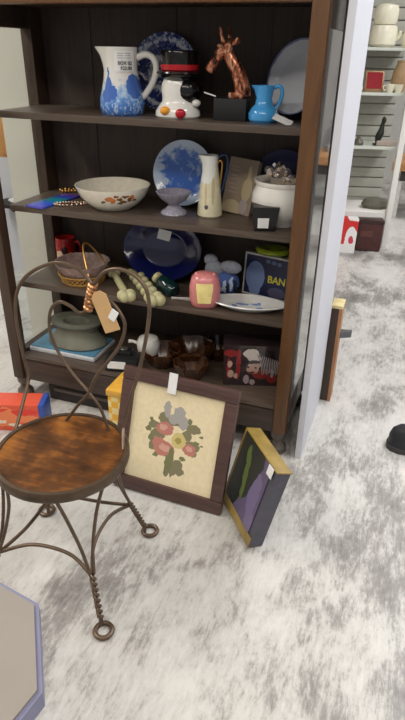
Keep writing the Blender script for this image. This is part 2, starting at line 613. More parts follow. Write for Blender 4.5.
hr = [.010, .019, .024, .0255, .026, .0255, .025, .0235, .0215, .0195, .018, .0168, .016, .0155, .0155, .016, .0165, .0165, .016, .014, .008]
hg = B().tube(hd, hr, 14, flat=.75, updir=(0, 0, 1))
hg.ball((-.040, -.0185, .217), (.0065, .004, .0055)).ball((-.040, .0185, .217), (.0065, .004, .0055))
hg.ball((-.046, 0, .226), (.014, .012, .009))
hg.build('head', bronze, gir)
for sy in (-1, 1):
    B().tube([(-.026 + .008 * sy, sy * .012, .236), (-.031 + .010 * sy, sy * .015, .258), (-.034 + .011 * sy, sy * .017, .276), (-.0345 + .011 * sy, sy * .017, .283)], [.0075, .0058, .0064, .003], 8).build('horn', bronze, gir)
    B().tube([(-.004, sy * .014, .232), (.008, sy * .026, .242), (.018, sy * .036, .250)], [.006, .010, .001], 8, flat=.4).build('ear', bronze, gir)
B().box((-.072, -.030, .081), (.042, .022, .003), (0, .28, .2)).build('price_tag', tag_white, gir, label='white card tag lying on the plinth')

# small blue jug
bj = thing('jug', 'small sky-blue opaque glass jug with price tag, right end of top shelf', 'jug', (-.503, 2.035, S1), .3)
blue_glass = M('sky_blue_glass', (72, 162, 228), .18, var=.08, coat=.3)
B().lathe([(0, 0), (.043, 0), (.050, .008), (.051, .028), (.042, .043), (.030, .055), (.027, .075), (.030, .098), (.033, .113), (.030, .113), (.025, .08), (.02, .055), (0, .04)], 40,
          wave=lambda a, r, z: 1 + (.42 * max(0, (z - .09) / .023) * math.exp(-(((a - pi)) / .35) ** 2))).build('body', blue_glass, bj)
B().tube(smooth_path([(.024, 0, .103), (.045, 0, .112), (.058, 0, .100), (.057, 0, .075), (.046, 0, .050), (.038, 0, .042)], 6), .0065, 10).build('handle', blue_glass, bj)
B().box((.062, -.055, .013), (.066, .038, .002), (.35, .35, -.25)).build('price_tag', tag_white, bj)
B().tube([(.034, -.050, .024), (.046, -.03, .05), (.055, 0, .066)], .0008, 5).build('string', string_mat, bj)

# large pale plate at the right end
wp = thing('platter', 'large pale grey plate standing on wire at the right end of top shelf', 'plate', (-.428, 2.138, S1), -.45)
pl = lean('plate', None, None, plate_mat('pale_plate_glaze', (206, 210, 218), (120, 132, 168), [(0, .25), (.10, .25), (.112, .3), (.118, .62), (.122, .70)], 12),
          plate_prof(.122, .016), 0.0, -.01, .012, .122, 16, 0, parent=wp)
B().tube([(-.03, -.075, .004), (-.03, -.035, .004), (-.03, .05, .004), (-.03, .085, .12)], .0022, 6).tube([(.05, -.075, .004), (.05, -.035, .004), (.05, .05, .004), (.05, .085, .12)], .0022, 6).tube([(-.03, .085, .12), (.05, .085, .12)], .0022, 6).tube([(-.03, -.075, .004), (-.032, -.08, .02)], .0022, 6).tube([(.05, -.075, .004), (.052, -.08, .02)], .0022, 6).build('wire_stand', black_matte, wp)

# ================================================================= SECOND SHELF
# flat strip of iridescent card and jewellery
strip, nt, b = newmat('iridescent_card')
s_ = nd(nt, 'ShaderNodeSeparateXYZ'); nt.links.new(objco(nt), s_.inputs[0])
nt.links.new(ramp(nt, math_(nt, 'ADD', math_(nt, 'MULTIPLY', s_.outputs[1], 4.0), .5), [(.0, (86, 84, 196)), (.25, (48, 92, 214)), (.5, (24, 150, 150)), (.75, (60, 70, 190)), (1, (92, 36, 130))]), b.inputs['Base Color'])
b.inputs['Roughness'].default_value = .25
tag(B().box((0, 0, .004), (.085, .25, .008), bev=.0015).build('booklet', strip, None, (-1.375, 2.045, S2), (0, 0, -.12)),
    'flat blue, green and violet strip lying at the left end of second shelf', 'booklet')
gold = M('old_gold', (196, 150, 84), .28, .85, scale=60)
def bead_loop(name, label, pts, rb, mat, loc, group=None):
    b = B()
    P = smooth_path([(x, y, rb) for x, y in pts], 9, closed=True)
    acc = 0; last = None
    for p in P:
        if last is None or (p - last).length > rb * 1.7:
            b.ball(p, rb, n=8)
            last = p
    o = b.build(name, mat, None, loc)
    return tag(o, label, 'jewellery', group)
bead_loop('bracelet', 'silvery bead bracelet lying in front of the blue strip, left of the cream bowl', [(-.055, -.03), (-.01, -.035), (.05, .015), (.06, .05), (.02, .03), (-.03, .01)], .006, M('rose_silver_beads', (214, 186, 168), .22, .8), (-1.285, 2.02, S2))
bead_loop('necklace', 'tangled gold bead necklace behind the blue strip at the left end of second shelf', [(-.10, .02), (-.03, .045), (.05, .05), (.11, .03), (.06, .005), (-.02, .02), (-.07, -.01)], .007, gold, (-1.36, 2.215, S2))

# cream bowl with flowers
bm_ = MP('flowered_cream_glaze', (234, 228, 212), [
    ((206, 120, 60), [(-.035, .062, .016, .010), (-.02, .055, .010, .012), (.055, .066, .010, .008)]),
    ((130, 80, 52), [(.005, .060, .012, .006), (.028, .070, .016, .005), (.020, .050, .014, .006), (.045, .056, .008, .010), (-.008, .072, .010, .005)]),
    ((120, 104, 70), [(.065, .052, .010, .006), (-.055, .05, .008, .006), (.01, .043, .012, .004)])], 'XZ', .15, .012, 80, side=('Y', -1), coat=.3)
tag(B().lathe([(0, 0), (.072, 0), (.078, .004), (.106, .024), (.133, .054), (.147, .086), (.149, .092), (.145, .092), (.138, .080), (.124, .052), (.098, .028), (.06, .012), (0, .010)], 64).build('bowl', bm_, None, (-1.105, 2.058, S2), (0, 0, .62)),
    'wide cream bowl with small orange and brown flowers, second shelf', 'bowl')

# blue plate
lean('plate', 'round blue and white plate leaning behind the glass sherbet dish, second shelf', 'plate',
     plate_mat('misty_blue_plate_glaze', (196, 212, 236), (62, 108, 200), [(0, .62), (.06, .60), (.09, .52), (.115, .38), (.126, .36)], 15, .5),
     plate_prof(.126, .016, .2), -.858, 2.18, S2, .126, 13, .06)

# glass compote
cg = M('frosted_lilac_glass', (150, 146, 160), .22, var=.14, scale=90, bump=.4, coat=.2)
fl = lambda a, r, z: 1 + .025 * cos(a * 14)
cp = thing('sherbet_dish', 'footed frosted glass sherbet dish in front of the blue plate, second shelf', 'dish', (-.842, 2.055, S2))
B().lathe([(.014, .040), (.030, .045), (.052, .062), (.066, .082), (.068, .087), (.063, .087), (.046, .066), (.02, .052), (0, .050)], 56, wave=fl).build('bowl', cg, cp)
B().lathe([(0, .048), (.022, .044), (.021, .036), (.030, .024), (.047, .014), (.051, .005), (.048, 0), (0, 0)], 56, wave=fl).build('foot', cg, cp)

# ewer
ew = thing('ewer', 'slender ivory ewer with gold and dark blue looped handle, middle of second shelf', 'ewer', (-.706, 2.09, S2), .3)
ivory = MP('ivory_glaze', (228, 220, 188), [((240, 240, 236), [(-.015, .18, .035, .055), (-.01, .215, .04, .03)]), ((96, 88, 92), [(-.012, .042, .007, .009)]), ((206, 188, 146), [(.012, .10, .006, .05), (-.015, .09, .004, .04)])], 'XZ', .2, .006, 60)
B().lathe([(0, 0), (.044, 0), (.049, .006), (.046, .04), (.042, .08), (.037, .13), (.031, .165), (.026, .195), (.028, .224), (.025, .225), (.018, .19), (.02, .16), (0, .15)], 40,
          wave=lambda a, r, z: 1 + .55 * max(0, (z - .18) / .035) * math.exp(-(((a - pi)) / .5) ** 2)).build('body', ivory, ew)
B().tube(smooth_path([(.018, 0, .195), (.035, .0, .222), (.056, 0, .226), (.064, 0, .20), (.058, 0, .15), (.045, 0, .10), (.038, 0, .085)], 6), .006, 10).build('handle', M('navy_glaze', (24, 48, 84), .15), ew, label='dark blue handle')
B().tube(smooth_path([(.022, -.004, .19), (.034, -.004, .206), (.043, -.004, .195), (.040, -.004, .15), (.036, -.004, .105)], 6), .0035, 8).build('gilt_trim', gold, ew, label='gold inner loop of the handle')

# book with pale figure
bkm = MP('brown_book_cover', (152, 134, 118), [
    ((148, 132, 112), [(.028, .10, .030, .10)]),
    ((190, 174, 140), [(-.02, .016, .042, .034), (.033, .095, .022, .044), (.032, .15, .008, .034)]),
    ((172, 160, 160), [(.030, .03, .018, .028)]),
    ((172, 152, 146), [(-.034, .172, .018, .003), (-.032, .160, .024, .003), (-.036, .140, .018, .004), (-.03, .128, .022, .003), (-.036, .108, .018, .004), (-.03, .094, .02, .003), (-.033, .078, .022, .003)])], 'XZ', .5, .005, 70)
bk2 = thing('book', 'brown hardback book with pale figure on its cover, leaning beside the ivory ewer', 'book', (-.622, 2.165, S2), rot=(rad(-14), rad(3), rad(-14)))
B().box((0, -.010, .103), (.128, .004, .206)).build('front_cover', bkm, bk2)
B().box((0, .004, .103), (.122, .024, .200)).build('pages', M('page_edges', (206, 196, 176), .8), bk2)
B().box((0, .018, .103), (.128, .004, .206)).box((-.063, .004, .103), (.004, .030, .206)).build('back_cover', M('brown_book_cloth', (84, 70, 60), .6), bk2)

# dark blue plate behind
cobalt_m = M('cobalt_glass', (14, 22, 78), .14, var=.15, coat=.4)
lean('plate', 'deep cobalt blue plate leaning at the back behind the brown book and white tureen', 'plate', M('dark_cobalt', (24, 30, 84), .35), plate_prof(.118, .014), -.458, 2.225, S2, .118, 9, .0)

# white tureen with glass piece in it
tag(B().lathe([(0, 0), (.060, 0), (.064, .010), (.072, .022), (.100, .050), (.112, .085), (.109, .115), (.100, .134), (.098, .142), (.104, .152), (.105, .160), (.098, .160), (.080, .145), (.080, .13), (.095, .10), (.09, .06), (.05, .025), (0, .022)], 56).build('tureen', white_glaze, None, (-.425, 2.085, S2)),
    'large rounded white china tureen at the right end of second shelf', 'tureen')
cr = B()
for k in range(30):
    a = random.uniform(0, 2 * pi); rr = random.uniform(0, .065)
    T = Matrix.Translation((rr * cos(a), rr * sin(a), random.uniform(.150, .198))) @ Euler((random.uniform(0, 3), random.uniform(0, 3), random.uniform(0, 3))).to_matrix().to_4x4()
    cr.prism([(-.02, 0), (-.006, -.012), (.02, -.004), (.016, .010), (-.008, .014)], -.006, .006, T)
cr.tube([(0, 0, .0255), (0, 0, .17)], .05, 10)
gm, nt, b = newmat('sparkling_cut_glass')
b.inputs['Base Color'].default_value = lin((206, 206, 214)); b.inputs['Metallic'].default_value = .85; b.inputs['Roughness'].default_value = .08
n_ = noise(nt, objco(nt), 40); nt.links.new(ramp(nt, n_.outputs[0], [(.4, (214, 216, 226)), (.62, (246, 226, 200))]), b.inputs['Base Color'])
tag(cr.build('crystal_ornament', gm, None, (-.425, 2.085, S2), smooth=False), 'sparkling clear crystal ornament poking out of the white tureen', 'ornament')

# black candle box
bb = thing('candle_holder', 'small square black candle holder with white label in front of the white tureen', 'candle holder', (-.461, 1.985, S2), .3)
B().hull8([(-.036, -.030, 0), (.036, -.030, 0), (.036, .030, 0), (-.036, .030, 0), (-.048, -.037, .086), (.048, -.037, .086), (.048, .037, .086), (-.048, .037, .086)]).build('body', black_semi, bb, smooth=False)
B().hull8([(-.026, -.0328, .012), (.012, -.0328, .012), (.012, -.0300, .012), (-.026, -.0300, .012), (-.027, -.0357, .048), (.013, -.0357, .048), (.013, -.0325, .048), (-.027, -.0325, .048)]).build('paper_label', tag_white, bb, smooth=False, label='white paper label')

# ================================================================= THIRD SHELF
# red mug
rm = thing('mug', 'red mug with pale patch at the far left of third shelf', 'mug', (-1.462, 2.225, S3), .3)
redm = MP('red_mug_glaze', (158, 30, 28), [((224, 190, 160), [(-.018, .045, .020, .024)]), ((40, 24, 24), [(.006, .07, .014, .02)]), ((222, 160, 70), [(.03, .03, .012, .03)])], 'XZ', .2, .012, 60)
B().lathe([(0, 0), (.05, 0), (.056, .008), (.058, .09), (.054, .122), (.050, .122), (.050, .02), (0, .012)], 36, sx=.8, sy=.8).build('body', redm, rm)
B().tube(smooth_path([(.040, 0, .10), (.062, 0, .10), (.070, 0, .07), (.060, 0, .035), (.040, 0, .03)], 5), .006, 8).build('handle', redm, rm)

# glass dish in brass basket
bs = thing('basket', 'brass handled basket holding a glass liner, left part of third shelf', 'basket', (-1.268, 2.045, S3))
brass = M('brass', (200, 156, 88), .3, .8, scale=60)
lat = B()
lat.tube([(.092 * cos(a), .092 * sin(a), .008) for a in [2 * pi * k / 40 for k in range(40)]], .004, 8, closed=True)
lat.tube([(.104 * cos(a), .104 * sin(a), .040) for a in [2 * pi * k / 40 for k in range(40)]], .0035, 8, closed=True)
for k in range(30):
    a, a2 = 2 * pi * k / 30, 2 * pi * (k + 1.5) / 30
    lat.tube([(.092 * cos(a), .092 * sin(a), .008), (.104 * cos(a2), .104 * sin(a2), .040)], .0028, 6)
    lat.tube([(.092 * cos(a2), .092 * sin(a2), .008), (.104 * cos(a), .104 * sin(a), .040)], .0028, 6)
lat.lathe([(0, .004), (.09, .004), (.09, .0), (0, .0)], 32)
lat.build('rim', brass, bs)
h = [(.03 + .0 * t, .104 * cos(t), .04 + .135 * sin(t)) for t in [pi * k / 24 for k in range(25)]]
B().tube([(.06 * (1 - sin(pi * k / 24)) + .02, -.085 + .17 * k / 24, .042 + .128 * sin(pi * k / 24)) for k in range(25)], .0045, 8).build('handle', brass, bs)
gd = M('pinkish_cut_glass', (150, 128, 122), .15, var=.25, scale=60, bump=.5)
B().lathe([(0, .009), (.070, .009), (.088, .035), (.115, .080), (.118, .090), (.112, .088), (.08, .035), (.05, .016), (0, .016)], 48, wave=lambda a, r, z: 1 + .02 * cos(a * 16)).build('glass_liner', gd, bs, label='pinkish clear glass liner')

# two turned cream ornaments lying on the shelf
bone = M('ivory_cream_plaster', (186, 180, 138), .5, var=.08, scale=40, bump=.2)
def bone_ornament(name, label, p0, p1, pairs, rc):
    # pairs: [(t along, half spread, ball radius), ...] strung on a core of radius rc
    p0, p1 = Vector(p0), Vector(p1)
    d = p1 - p0
    side = Vector((d.y, -d.x, 0)).normalized()
    b = B().tube([p0 - p0, d * .5, d], rc, 12)
    for t, sp, r in pairs:
        for sg in (-1, 1):
            b.ball(d * t + side * sp * sg, r, n=14)
    return tag(b.build(name, bone, None, p0), label, 'ornament', 'cream knobbed ornaments lying on the third shelf')
bone_ornament('bone_ornament', 'short cream bone-shaped ornament with smooth shaft, lying nearest the basket on third shelf', (-1.157, 2.118, S3 + .022), (-.975, 1.886, S3 + .026), [(.0, .012, .018), (.92, .016, .023), (1.0, .012, .022)], .0150)
bone_ornament('bone_ornament', 'long cream ornament with paired knobs lying in front of the cobalt platter, third shelf', (-1.080, 2.160, S3 + .024), (-.850, 1.888, S3 + .026), [(.0, .015, .018), (.17, .017, .019), (.34, .017, .019), (.51, .017, .019), (.68, .017, .019), (.86, .018, .021), (.98, .016, .024)], .012)

# cobalt platter
cpl = thing('platter', 'large oval cobalt blue platter with white tag, third shelf', 'platter', (-.945, 2.155, S3))
cpo = lean('dish', None, None, cobalt_m, [(0, .0), (.090, .0), (.102, .004), (.118, .022), (.158, .034), (.168, .040), (.170, .036), (.160, .028), (.122, .014), (.105, -.006), (0, -.008)],
           0, 0, 0, .17, 20, .02, 1.06, .80, parent=cpl)
B().box((.01, .018, .205), (.058, .002, .042), (rad(-20), .14, 0)).build('price_tag', tag_white, cpl)
# teal bottle
tb = thing('bottle', 'squat dark green glass bottle with pale cap in front of the cobalt platter', 'bottle', (-.868, 2.035, S3))
teal = M('dark_teal_glass', (14, 44, 44), .1, var=.3, coat=.4)
T = Matrix.Translation((0, 0, .036)) @ Euler((0, rad(-72), rad(-25))).to_matrix().to_4x4()
B().lathe([(0, -.05), (.028, -.05), (.034, -.04), (.035, .02), (.028, .038), (.016, .048), (0, .05)], 28, T=T).build('body', teal, tb)
B().lathe([(0, .048), (.018, .048), (.024, .052), (.024, .068), (.018, .072), (0, .072)], 24, T=T).build('cap', M('cream_cap', (196, 186, 140), .4), tb, label='pale cream cap')
# white clip
tag(B().tube([(-.042, 0, .006), (-.02, .004, .007), (0, .006, .008), (.02, .012, .007), (.042, .014, .006)], [.006, .005, .006, .0075, .006], 8, flat=.6).build('spoon', M('dull_white_china', (196, 190, 186), .3), None, (-.785, 1.985, S3)),
    'small white china spoon lying left of the pink ornament, third shelf', 'spoon')
# pink rounded ornament
pk = thing('pink_ornament', 'pink rounded ceramic ornament with pale yellow front panel, middle of third shelf', 'ornament', (-.683, 1.985, S3), .30)
pinkm = M('pink_glaze', (214, 132, 132), .25, var=.08, coat=.2)
B().lathe([(0, 0), (.046, 0), (.053, .006), (.060, .035), (.060, .085), (.052, .118), (.034, .134), (0, .138)], 48, sy=.85, wave=lambda a, r, z: 1 + .09 * abs(sin(2 * a))).build('body', pinkm, pk)
pv = B()
grid = []
for i in range(9):
    row = []
    for j in range(9):
        u_, w_ = -1 + 2 * i / 8, -1 + 2 * j / 8
        a = -pi / 2 + u_ * (.48 + .08 * w_)
        z = .066 + w_ * .040
        rr = (.060 if z < .085 else .060 - (z - .085) * .24) * (1 + .09 * abs(sin(2 * a))) + .002
        row.append(pv.bm.verts.new((rr * cos(a), rr * sin(a) * .85, z)))
    grid.append(row)
for A, C in zip(grid, grid[1:]):
    for j in range(8):
        pv.bm.faces.new((A[j], C[j], C[j + 1], A[j + 1]))
pv.build('front_panel', M('pale_yellow_glaze', (252, 226, 150), .3), pk, label='pale yellow front panel')
for sx in (-1, 1):
    B().ball((sx * .034, -.008, .126), (.010, .010, .014)).build('ear', pinkm, pk)
# grey and blue plush
pg = thing('plush_toy', 'grey and blue plush toy with rounded ears behind the pink ornament, third shelf', 'toy', (-.65, 2.115, S3))
greyf = M('grey_plush', (142, 146, 158), .9, var=.15, scale=90, bump=.6)
bluef = MP('blue_patterned_cloth', (72, 96, 160), [((180, 194, 216), [(.02, .05, .01, .03), (.045, .06, .008, .03), (.0, .04, .012, .012)]), ((28, 36, 66), [(.033, .04, .006, .03), (.06, .05, .006, .03)])], 'XZ', .85, .02, 60)
B().ball((.010, 0, .055), (.062, .045, .056)).build('body', bluef, pg)
B().ball((-.035, -.012, .112), (.040, .030, .036)).build('head', greyf, pg)
B().ball((-.050, -.012, .148), (.030, .018, .026)).build('ear', greyf, pg)
B().ball((.036, -.014, .128), (.046, .022, .028)).build('ear', greyf, pg)
# box with printed face panel
rb = thing('picture_box', 'dark blue printed box with pale oval and yellow letters, right end of third shelf', 'box', (-.482, 2.145, S3), rot=(rad(-6), 0, rad(-13)))
rbm = MP('dark_blue_print', (34, 40, 76), [((120, 140, 184), [(-.048, .082, .043, .062), (-.045, .03, .026, .03)]), ((86, 104, 150), [(.03, .150, .012, .008), (.055, .148, .010, .008), (.005, .152, .010, .008)]), ((84, 84, 110), [(.055, .03, .04, .022)])], 'XZ', .35, .006, 70)
B().box((0, .02, .0875), (.205, .036, .175)).build('box_body', M('white_card_edge', (206, 206, 200), .5), rb, label='white card edges')
B().box((.0, .0015, .0875), (.189, .002, .160)).build('printed_front', rbm, rb)
text_part('lettering', 'BAN', .040, M('yellow_print', (216, 206, 70), .5), rb, (.050, -.0005, .080), (pi / 2, 0, 0), 'yellow block letters', font_bold=.001)
gb = tag(B().lathe([(.026, .012), (.034, .002), (.052, 0), (.066, .008), (.070, .018), (.064, .026), (.048, .026), (.034, .020), (.026, .012)], 40).build('ring_dish', M('lime_green_glaze', (150, 168, 42), .3, var=.2), None, (-.465, 2.185, S3 + .1770), (rad(-6), 0, 0)),
         'lime green ring dish lying on top of the dark blue printed box', 'dish')
# fish dish
fm = MP('blue_sprigged_china', (222, 222, 220), [((120, 150, 206), [(-.02, .02, .03, .008), (.03, .03, .02, .01), (.0, -.02, .04, .006), (.05, -.005, .015, .012), (-.05, .0, .012, .012)])], 'XY', .15, .02, 60)
tag(B().lathe([(0, .006), (.055, .006), (.062, .010), (.098, .026), (.100, .030), (.104, .026), (.070, .004), (.055, 0), (0, 0)], 64, sx=1.35, sy=.72,
              wave=lambda a, r, z: 1 + (.12 * (abs(cos(a)) ** 6) if r > .06 else 0)).build('oval_dish', fm, None, (-.515, 2.015, S3), (0, 0, .10)),
    'white pointed oval china dish with blue sprigs, front right of third shelf', 'dish')

# ================================================================= BOTTOM SHELF
tr = thing('box_file', 'flat blue-topped white case under the grey pot on the bottom shelf', 'case', (-1.338, 2.015, S4), .0)
B().box((0, 0, .010), (.335, .205, .020), bev=.006).build('base', M('white_plastic', (206, 208, 212), .35), tr)
B().box((0, .002, .022), (.325, .195, .008), bev=.003).build('top_sheet', M('light_blue_cover', (84, 132, 158), .35, var=.15), tr, label='light blue top')
tag(B().box((0, 0, .006), (.012, .27, .012)).box((.0, .125, .02), (.012, .02, .04)).build('black_bar', black_matte, None, (-1.521 + .012, 2.04, S4), (0, 0, 0)), 'narrow black bar lying along the left edge of the bottom shelf', 'bar')
pot = thing('stoneware_pot', 'grey-green stoneware pot with flared base standing on the blue case', 'pot', (-1.315, 2.025, S4 + .026))
stone = M('grey_green_stoneware', (118, 118, 104), .55, var=.18, scale=14, bump=.2)
B().lathe([(0, 0), (.130, 0), (.142, .008), (.138, .020), (.110, .045), (.098, .070), (.104, .088), (.118, .104), (.119, .112), (.108, .114), (.064, .108), (.055, .095), (.05, .05), (0, .04)], 56, sy=.72).build('body', stone, pot)
B().tube([(.120 * cos(a), .086 * sin(a), .108) for a in [2 * pi * k / 48 for k in range(48)]], .006, 8, closed=True).build('rim', M('dark_stoneware', (90, 92, 84), .5), pot)

cam_t = thing('label_printer', 'black device with white label on the bottom shelf left of the white cup', 'device', (-1.030, 1.925, S4), .22)
B().box((0, 0, .030), (.150, .095, .060), bev=.012).box((.0, .02, .068), (.07, .05, .02), bev=.006).build('body', black_matte, cam_t)
B().lathe([(0, .0), (.016, 0), (.018, .006), (.012, .010), (0, .010)], 20, (.0, .02, .078)).build('dial', M('dull_steel', (140, 136, 128), .3, .8), cam_t)
B().box((-.020, -.0482, .034), (.080, .002, .034), (.0, 0, 0)).build('paper_label', tag_white, cam_t, label='white paper label')
cup = thing('cup', 'small white cup with side handle on the bottom shelf behind the black device', 'cup', (-.968, 2.050, S4))
B().lathe([(0, 0), (.032, 0), (.036, .006), (.050, .040), (.053, .075), (.042, .098), (.02, .108), (0, .110)], 36).build('body', white_glaze, cup)
B().tube([(-.045, 0, .06), (-.075, -.004, .068), (-.092, -.006, .066)], [.009, .008, .010], 10).build('handle', white_glaze, cup)

amber, nt, b = newmat('amber_glass')
n_ = noise(nt, objco(nt), 30, 4)
nt.links.new(ramp(nt, n_.outputs[0], [(.35, (44, 24, 12)), (.6, (74, 44, 24)), (.75, (96, 62, 34))]), b.inputs['Base Color'])
b.inputs['Roughness'].default_value = .22
wv = lambda a, r, z: 1 + .05 * cos(a * 8)
for (x, y, r, z, lb) in ((-.885, 2.01, .085, 0, 'amber glass dish on the bottom shelf nearest the white cup'), (-.775, 2.085, .105, 0, 'widest amber glass dish, middle of the bottom shelf'), (-.665, 2.165, .080, 0, 'amber glass dish at the back beside the photo-printed box'), (-.725, 1.945, .075, 0, 'amber glass dish at the front of the bottom shelf, behind the framed flowers')):
    tag(B().lathe([(0, 0), (r * .55, 0), (r * .62, .006), (r * .9, .050), (r, .078), (r * .95, .080), (r * .8, .045), (r * .5, .014), (0, .012)], 48, wave=wv).build('amber_dish', amber, None, (x, y, S4 + z)), lb, 'dish', 'amber glass dishes on the bottom shelf')

# printed boxes in shrink wrap
sbm = MP('photo_print_card', (50, 38, 40), [
    ((140, 44, 44), [(-.085, .150, .030, .016), (-.055, .10, .010, .07), (-.095, .08, .008, .05), (.04, .050, .035, .016), (.085, .035, .02, .02)]),
    ((196, 160, 146), [(-.09, .10, .010, .016), (-.085, .055, .012, .018), (-.065, .045, .008, .012), (.005, .082, .026, .026), (.028, .10, .012, .010)]),
    ((214, 204, 198), [(-.005, .150, .032, .022), (.010, .128, .028, .012)]),
    ((30, 24, 28), [(.0, .112, .044, .008), (-.015, .088, .006, .004), (.016, .086, .006, .004), (.065, .135, .028, .035)]),
    ((120, 62, 54), [(.0, .062, .016, .006), (.06, .07, .03, .01)]),
    ((176, 160, 164), [(-.02, .030, .012, .022), (.005, .018, .012, .014), (.085, .06, .006, .02)])], 'XZ', .25, .012, 90, coat=.6)
sb = thing('boxed_set', 'dark red box with printed portrait under clear wrap, right end of bottom shelf', 'box', (-.470, 1.975, S4), .32)
B().box((0, .055, .093), (.232, .11, .186), bev=.003).build('carton', sbm, sb)
wr = B()
for k in range(11):
    z = .02 + .012 * k
    wr.tube([(.02 + .009 * k, -.003, .150 - .003 * k), (.035 + .007 * k, -.006, .11), (.045 + .006 * k, -.003, .055 + .004 * (k % 3))], .0018, 5, flat=.6)
wr.build('shrink_wrap', M('clear_wrap_crease', (170, 160, 160), .15, var=.2), sb, label='shiny creases of clear wrap')

# ================================================================= ON THE FLOOR
# framed needlework
fr = thing('framed_needlework', 'dark framed needlework of roses in a vase, leaning against the cabinet', 'picture', (-.640, 1.452, .005), rot=(rad(-17.5), rad(1.2), rad(-1.5)))
FW, FH, FT = .440, .462, .026
fw = .048
frame_m = wood('frame_walnut', (70, 48, 44), (96, 70, 64), .38)
for c, d in (((0, 0, fw / 2), (FW, FT, fw)), ((0, 0, FH - fw / 2), (FW, FT, fw))):
    B().box(c, d, bev=.006).build('frame_rail', frame_m, fr)
for s in (-1, 1):
    B().box((s * (FW / 2 - fw / 2), 0, FH / 2), (fw, FT, FH - 2 * fw), bev=.006).build('frame_stile', frame_m, fr)
cv = MP('needlework_canvas', (238, 222, 184), [
    ((134, 128, 98), [(-.080, .268, .022, .014), (-.060, .235, .030, .020), (.07, .285, .03, .016), (.075, .22, .03, .02), (.0, .300, .05, .02), (-.045, .30, .02, .02), (.03, .135, .020, .022), (.012, .115, .014, .03), (-.01, .11, .010, .03), (-.075, .19, .014, .02), (.085, .195, .012, .012), (.04, .115, .02, .016), (.05, .255, .02, .02)]),
    ((172, 166, 162), [(-.035, .335, .014, .030), (.012, .325, .024, .030), (.030, .300, .020, .026), (-.005, .305, .024, .02)]),
    ((194, 128, 114), [(-.035, .262, .034, .026), (.066, .205, .026, .022), (-.03, .185, .042, .030), (-.055, .205, .024, .02)]),
    ((216, 164, 148), [(-.042, .266, .016, .012), (-.028, .19, .02, .014), (.066, .208, .012, .010)]),
    ((214, 196, 130), [(.022, .228, .028, .030)]),
    ((170, 152, 84), [(.022, .228, .012, .012)]),
    ((124, 126, 86), [(-.085, .215, .010, .014), (-.09, .285, .008, .010), (.055, .31, .008, .012), (.09, .235, .010, .008), (-.06, .155, .010, .008), (.045, .165, .012, .008), (-.098, .25, .012, .010), (.104, .262, .008, .005), (.11, .23, .006, .004), (.0, .15, .012, .05), (-.014, .125, .006, .04)])], 'XZ', .8, .016, 60)
B().box((0, .003, FH / 2), (FW - 2 * fw + .01, .006, FH - 2 * fw + .01)).build('canvas', cv, fr, label='cream canvas stitched with pink roses')
B().box((0, .011, FH / 2), (FW - .03, .004, FH - .03)).build('backing', M('brown_backing_paper', (120, 92, 64), .8), fr)
B().box((-.024, -.0145, .436), (.032, .002, .075)).build('price_tag', tag_white, fr)

# gingham carton behind the frame
gm, nt, b = newmat('yellow_gingham_tin')
ck = nd(nt, 'ShaderNodeTexChecker'); nt.links.new(objco(nt), ck.inputs[0]); ck.inputs['Scale'].default_value = 34
ck.inputs['Color1'].default_value = lin((238, 178, 50)); ck.inputs['Color2'].default_value = lin((240, 218, 150))
nt.links.new(ck.outputs[0], b.inputs['Base Color']); b.inputs['Roughness'].default_value = .35
gt = thing('gingham_tin', 'yellow and white gingham tin behind the left edge of the framed needlework', 'tin', (-.86, 1.725, 0), 0)
B().box((0, 0, .130), (.215, .15, .26), bev=.015).build('body', gm, gt)
B().box((0, 0, .272), (.221, .156, .03), bev=.008).build('lid', M('yellow_tin_lid', (232, 176, 70), .35), gt)

# tilted book box on the right
lb = thing('board_game_box', 'dark purple box with yellow edges standing tilted at the cabinet foot, right of needlework', 'box')
ax = Vector((-.131, .169, 0)).normalized()         # along the face, away from the near corner
nv = Vector((.169, .131, 0)).normalized()          # away from the visible face
p0 = Vector((-.286, 1.322, .0145))
lb.location = p0
ang = math.atan2(ax.y, ax.x)
lb.rotation_euler = Euler((rad(15), 0, ang), 'XYZ')  # local x runs along the face, local -y into the box
face = MP('dark_purple_print', (92, 80, 112), [
    ((28, 34, 32), [(.17, .22, .085, .14), (.12, .27, .05, .05), (.2, .1, .05, .08)]),
    ((84, 100, 46), [(.16, .20, .012, .05), (.15, .15, .008, .05), (.175, .245, .016, .03), (.14, .11, .006, .04)]),
    ((112, 100, 138), [(.07, .16, .03, .08), (.05, .07, .03, .04)])], 'XZ', .4, .03, 25)
yel = M('dull_gold_edge', (146, 122, 62), .4, var=.25, scale=18)
LL, LH, LT = .25, .302, .055
B().box((LL / 2, -LT / 2, LH / 2), (LL - .004, LT - .004, LH - .004)).build('carton', M('slate_card', (78, 76, 88), .5, var=.15), lb)
B().box((LL / 2 + .012, .0005, LH / 2 + .012), (LL - .03, .003, LH - .03)).build('printed_front', face, lb)
B().box((LL / 2, -LT / 2, LH + .001), (LL + .004, LT + .002, .006), bev=.002).build('top_edge', yel, lb, label='dull gold top edge')
B().box((LL / 2, .0012, .018), (LL, .003, .036)).box((LL - .006, .0012, LH / 2), (.012, .003, LH)).build('gold_border', yel, lb, label='dull gold border')
B().box((.030, .004, LH - .016), (.034, .0015, .036), (0, 0, 0)).build('price_tag', tag_white, lb)

